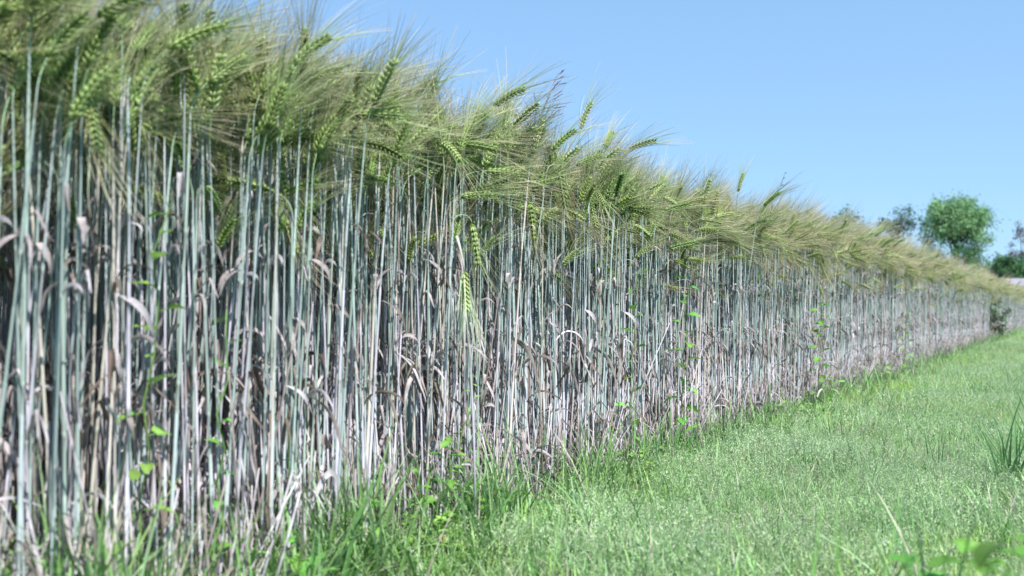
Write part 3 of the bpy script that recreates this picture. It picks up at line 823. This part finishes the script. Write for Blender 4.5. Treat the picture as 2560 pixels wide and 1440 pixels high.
panicle(1745, 0.12, 0, "very faint wild grass seed head above the far awns", 8, 365, 0.03, 0.4)
x, y = edge_at(1925, 0.05); top = CAM_H + (775 - 432) / F * y
e = empty("wild_plant", (x, y, 0)); tag(e, "thin zigzag weed stem with buds poking above the far crop", "weed")
sm = MB(); tube(sm, [(0, 0, 0), (0.01, 0, top * .9), (0.03, 0, top - 0.07), (0.045, 0, top - 0.05), (0.055, 0, top - 0.02), (0.062, 0, top)], [0.002, 0.0015, 0.0012, 0.001, 0.001, 0.0006], np.array([0.10, 0.17, 0.10]), 5)
obj("stem", sm.mesh("stem", M_GREEN), e)
for (a, b, c_) in ((0.03, -0.07, 0.012), (0.045, -0.05, 0.014), (0.055, -0.02, 0.009), (0.062, 0.0, 0.008)):
    lm = MB(); spindle(lm, np.array([a, 0, top + b]), np.array([0.8, 0, 0.3]), np.array([0, 1.0, 0]), c_, 0.006, np.array([0.08, 0.14, 0.08]), np.array([0.1, 0.16, 0.1])); obj("bud", lm.mesh("bud", M_GREEN), e)

# ---------------------------------------------------------------- poppies, dark shrub
def poppy(px_, py_, label):
    x, y = edge_at(px_, -0.08); h = CAM_H + (775 - py_) / F * y
    e = empty("poppy_flower", (x, y, 0)); tag(e, label, "poppy", "red poppies by the far crop")
    sm = MB(); tube(sm, [(0, 0, 0), (0.01, 0, h * .6), (0, 0, h)], [0.0015, 0.0013, 0.001], WG, 5); obj("stem", sm.mesh("stem", M_GREEN), e)
    for k in range(4):
        lm = leaf_mesh(np.random.default_rng(k), 0.022, 0.026, np.array([0.62, 0.03, 0.06]), -0.8)
        xform(lm, Matrix.Translation((0, 0, h)) @ Euler((0, -0.5, k * 1.571), 'XYZ').to_matrix().to_4x4()); obj("petal", lm.mesh("petal", M_GREEN), e)
poppy(2494, 820, "red poppy beside the dark shrub at the crop's far edge")

def foliage_cloud(r, cen, rad, n, size, c, clumps=None, jitter=0.3, up=0.3):
    """many leaf-sized faces gathered in clumps; cen, rad in metres"""
    mb = MB(); cen = np.array(cen, float); rad = np.array(rad, float)
    if clumps is None:
        clumps = []
        while len(clumps) < 40:
            v = r.uniform(-1, 1, 3)
            if np.linalg.norm(v) < 1: clumps.append((v * rad + cen, r.uniform(0.18, 0.32) * rad.mean()))
    V = []; Fc = []; C = []
    per = n // len(clumps)
    for (cc, cr) in clumps:
        tone = r.uniform(0.75, 1.25)
        P = cc + r.normal(0, 1, (per, 3)) * cr * 0.55
        A = r.normal(0, 1, (per, 3)); A /= np.linalg.norm(A, axis=1)[:, None]
        B = np.cross(A, r.normal(0, 1, (per, 3))); B /= np.linalg.norm(B, axis=1)[:, None]
        s_ = size * r.uniform(0.6, 1.4, (per, 1))
        q = np.stack([P - A * s_, P - B * s_ * .5, P + A * s_, P + B * s_ * .5], 1)
        b = len(V) * 4
        col = c * tone * r.uniform(1 - jitter, 1 + jitter, (per, 1))
        for k in range(per): V.append(q[k]); C.append(np.tile(col[k], (4, 1)))
    V = np.vstack(V); C = np.vstack(C)
    mb.add(V, [(4 * k, 4 * k + 1, 4 * k + 2, 4 * k + 3) for k in range(len(V) // 4)], C)
    return mb

r = np.random.default_rng(61)
x, y = edge_at(2480, 0.0)
e = empty("leafy_shrub", (x, y, 0)); tag(e, "dark green leafy shrub growing out of the crop's far edge", "shrub")
hh = CAM_H + (775 - 745) / F * y
sm = MB()
for k in range(6): a = r.uniform(0, 6.28); tube(sm, [(0, 0, 0), (math.cos(a) * .1, math.sin(a) * .1, hh * .8)], [0.006, 0.003], np.array([0.1, 0.14, 0.06]), 5)
obj("stem", sm.mesh("stem", M_BARK), e)
obj("foliage", foliage_cloud(r, (0, 0, hh * .58), (0.22, 0.2, hh * .42), 1500, 0.018, np.array([0.14, 0.24, 0.13])).mesh("foliage", M_GREEN, False), e)

# ---------------------------------------------------------------- far trees, bushes and the shed
def at_far(px_, z): return ((px_ - 1280) / F * z, z)
def tree(name, label, px_, z, y_top, y_bot, half_w, c, r, n, size, limbs=9, shape="round", group=None, cat="tree"):
    x, y = at_far(px_, z); m = z / F
    top = CAM_H + (775 - y_top) * m; bot = CAM_H + (775 - y_bot) * m; rw = half_w * m * 1.0
    e = empty(name, (x, y, 0)); tag(e, label, cat, group)
    tk = MB(); bark = np.array([0.15, 0.16, 0.14])
    trunk_top = bot + (top - bot) * 0.45
    P = [(0, 0, -0.1), (0.1, 0, bot * 0.6), (0, 0.05, bot), (0.05, 0, trunk_top)]
    tw = 0.018 * (top) ; tube(tk, P, [tw, tw * 0.8, tw * 0.65, tw * 0.35], bark, 8)
    clumps = []
    cz = (top + bot) / 2; rz = (top - bot) / 2
    for k in range(limbs):
        a = k * 2.4 + r.uniform(-.3, .3); el = r.uniform(0.15, 1.45)
        if shape == "round": d = np.array([math.cos(a) * math.cos(el) * rw, math.sin(a) * math.cos(el) * rw, math.sin(el) * rz]) * r.uniform(.55, .82)
        else: d = np.array([math.cos(a) * rw * r.uniform(.5, 1), math.sin(a) * rw * .4, rz * r.uniform(-.3, 1)])
        s0 = np.array([0, 0, bot + (trunk_top - bot) * r.uniform(0, .8)]); tip = np.array([0, 0, cz - (rz * .1 if shape == "round" else 0)]) + d
        mid = s0 * .45 + tip * .55 + np.array([0, 0, rz * .12]) + r.normal(0, rw * .06, 3)
        tube(tk, [s0, mid, tip], [tw * .42, tw * .22, tw * .07], bark, 6)
        for q in range(4):
            u = r.uniform(.4, .95); b = mid * (1 - u) + tip * u; t2 = b + r.normal(0, 1, 3) * ([rw * .16, rw * .16, rz * .14] if shape == 'round' else [rw * .28, rw * .28, rz * .25])
            tube(tk, [b, t2], [tw * .1, tw * .04], bark, 4)
            clumps.append((t2, r.uniform(.14, .24) * rw))
        clumps.append((tip, r.uniform(.18, .3) * rw))
    if shape == "round":
        for k in range(95):
            v = r.normal(0, 1, 3); v /= np.linalg.norm(v); v *= r.uniform(.78, 0.95)
            if v[2] < 0 and r.random() < 0.35: continue
            clumps.append((np.array([v[0] * rw, v[1] * rw, cz + v[2] * rz]), r.uniform(.12, .24) * rw))
    obj("trunk", tk.mesh("trunk", M_BARK), e)
    obj("crown", foliage_cloud(r, None or (0, 0, 0), (1, 1, 1), n, size, c, clumps).mesh("crown", M_CROWN, False), e)
r = np.random.default_rng(71)
tree("round_tree", "large round crowned green tree standing alone beyond the crop against the sky", 2392, 80, 488, 668, 90, np.array([0.21, 0.36, 0.17]), r, 26000, 0.09, 26)
tree("sparse_tree", "sparse dark tree with jagged branches left of the round tree", 2243, 75, 520, 612, 52, np.array([0.09, 0.17, 0.11]), r, 1700, 0.085, 12, "jag")
tree("bare_tree", "hazy grey twiggy tree at the right edge above the dark bushes", 2560, 95, 572, 715, 38, np.array([0.27, 0.27, 0.30]), r, 3000, 0.09, 12, "jag")
def bush(px_, z, y_top, half_w, c, label, n=5000):
    x, y = at_far(px_, z); m = z / F; top = CAM_H + (775 - y_top) * m; rw = half_w * m
    e = empty("leafy_bush", (x, y, 0)); tag(e, label, "bush", "bushes beyond the crop")
    tk = MB()
    for k in range(5): a = k * 1.3; tube(tk, [(0, 0, -.05), (math.cos(a) * rw * .4, math.sin(a) * rw * .3, top * .75)], [0.05, 0.02], np.array([0.1, 0.09, 0.08]), 5)
    obj("trunk", tk.mesh("trunk", M_BARK), e)
    obj("crown", foliage_cloud(r, (0, 0, top * .5), (rw, rw * .7, top * .52), n, 0.09, c).mesh("crown", M_CROWN, False), e)
B1 = np.array([0.09, 0.20, 0.08]); B2 = np.array([0.14, 0.26, 0.12])
bush(2500, 72, 636, 70, B2, 'broad mid green bush in the tree line behind the darkest one', 7000)
bush(2440, 80, 640, 60, B2 * 0.9, 'broad bush in the tree line just right of the round tree', 6000)
bush(2120, 60, 528, 60, B2 * 0.9, "green bush just showing over the awns, leftmost beyond the crop", 6000)
bush(2295, 78, 600, 40, B2, "small green bush between the sparse tree and the round tree")
bush(2392, 76, 622, 84, B1, "dark bush under the round tree's trunk")
bush(2455, 74, 655, 48, B2, "mid green bush right of the round tree's foot")
bush(2520, 70, 640, 42, B1 * 0.9, "darkest bush beside the pale shed roof, under the grey twiggy tree", 7000)
bush(2580, 78, 625, 50, B1, "dark bush cut by the right edge of the view", 5000)
bush(2350, 85, 660, 60, B2, "pale green bush behind the dark one under the round tree")

def flat_mat(name, c, nscale=6.0):
    m = bpy.data.materials.new(name); m.use_nodes = True; n = m.node_tree; b = n.nodes["Principled BSDF"]; b.inputs["Roughness"].default_value = .8
    no = n.nodes.new("ShaderNodeTexNoise"); no.inputs["Scale"].default_value = nscale; cr = n.nodes.new("ShaderNodeValToRGB")
    cr.color_ramp.elements[0].color = (*[q * .8 for q in c], 1); cr.color_ramp.elements[1].color = (*c, 1)
    n.links.new(no.outputs["Fac"], cr.inputs[0]); n.links.new(cr.outputs[0], b.inputs["Base Color"]); return m
z = 64; x, y = at_far(2615, z); m = z / F
ridge = CAM_H + (775 - 697) * m; eave = CAM_H + (775 - 716) * m; hw = 72 * m
e = empty("farm_shed", (x, y, 0)); tag(e, "low white walled shed with a pale grey purple roof at the right edge", "shed")
mb = MB()
mb.add([(-hw, 0, 0), (hw, 0, 0), (hw, 4, 0), (-hw, 4, 0), (-hw, 0, eave), (hw, 0, eave), (hw, 4, eave), (-hw, 4, eave), (-hw, 2, ridge - .03), (hw, 2, ridge - .03)],
       [(0, 1, 5, 4), (1, 2, 6, 9, 5), (2, 3, 7, 6), (3, 0, 4, 8, 7)], (1, 1, 1)); me = mb.mesh("wall", flat_mat("white_render", (.60, .58, .62)), False); obj("wall", me, e)
mb = MB(); o = .25
for (ya, yb) in ((-o, 2), (4 + o, 2)):
    za = eave - o * (ridge - eave) / 2
    vv = [(-hw - o, ya, za), (hw + o, ya, za), (hw + o, yb, ridge), (-hw - o, yb, ridge)]
    vv += [(a, b, c_ + .09) for a, b, c_ in vv]
    mb.add(vv, [(0, 1, 2, 3), (4, 5, 6, 7), (0, 1, 5, 4), (0, 3, 7, 4), (1, 2, 6, 5)], (1, 1, 1))
obj("roof", mb.mesh("roof", flat_mat("roof_sheet", (.30, .27, .34)), False), e)
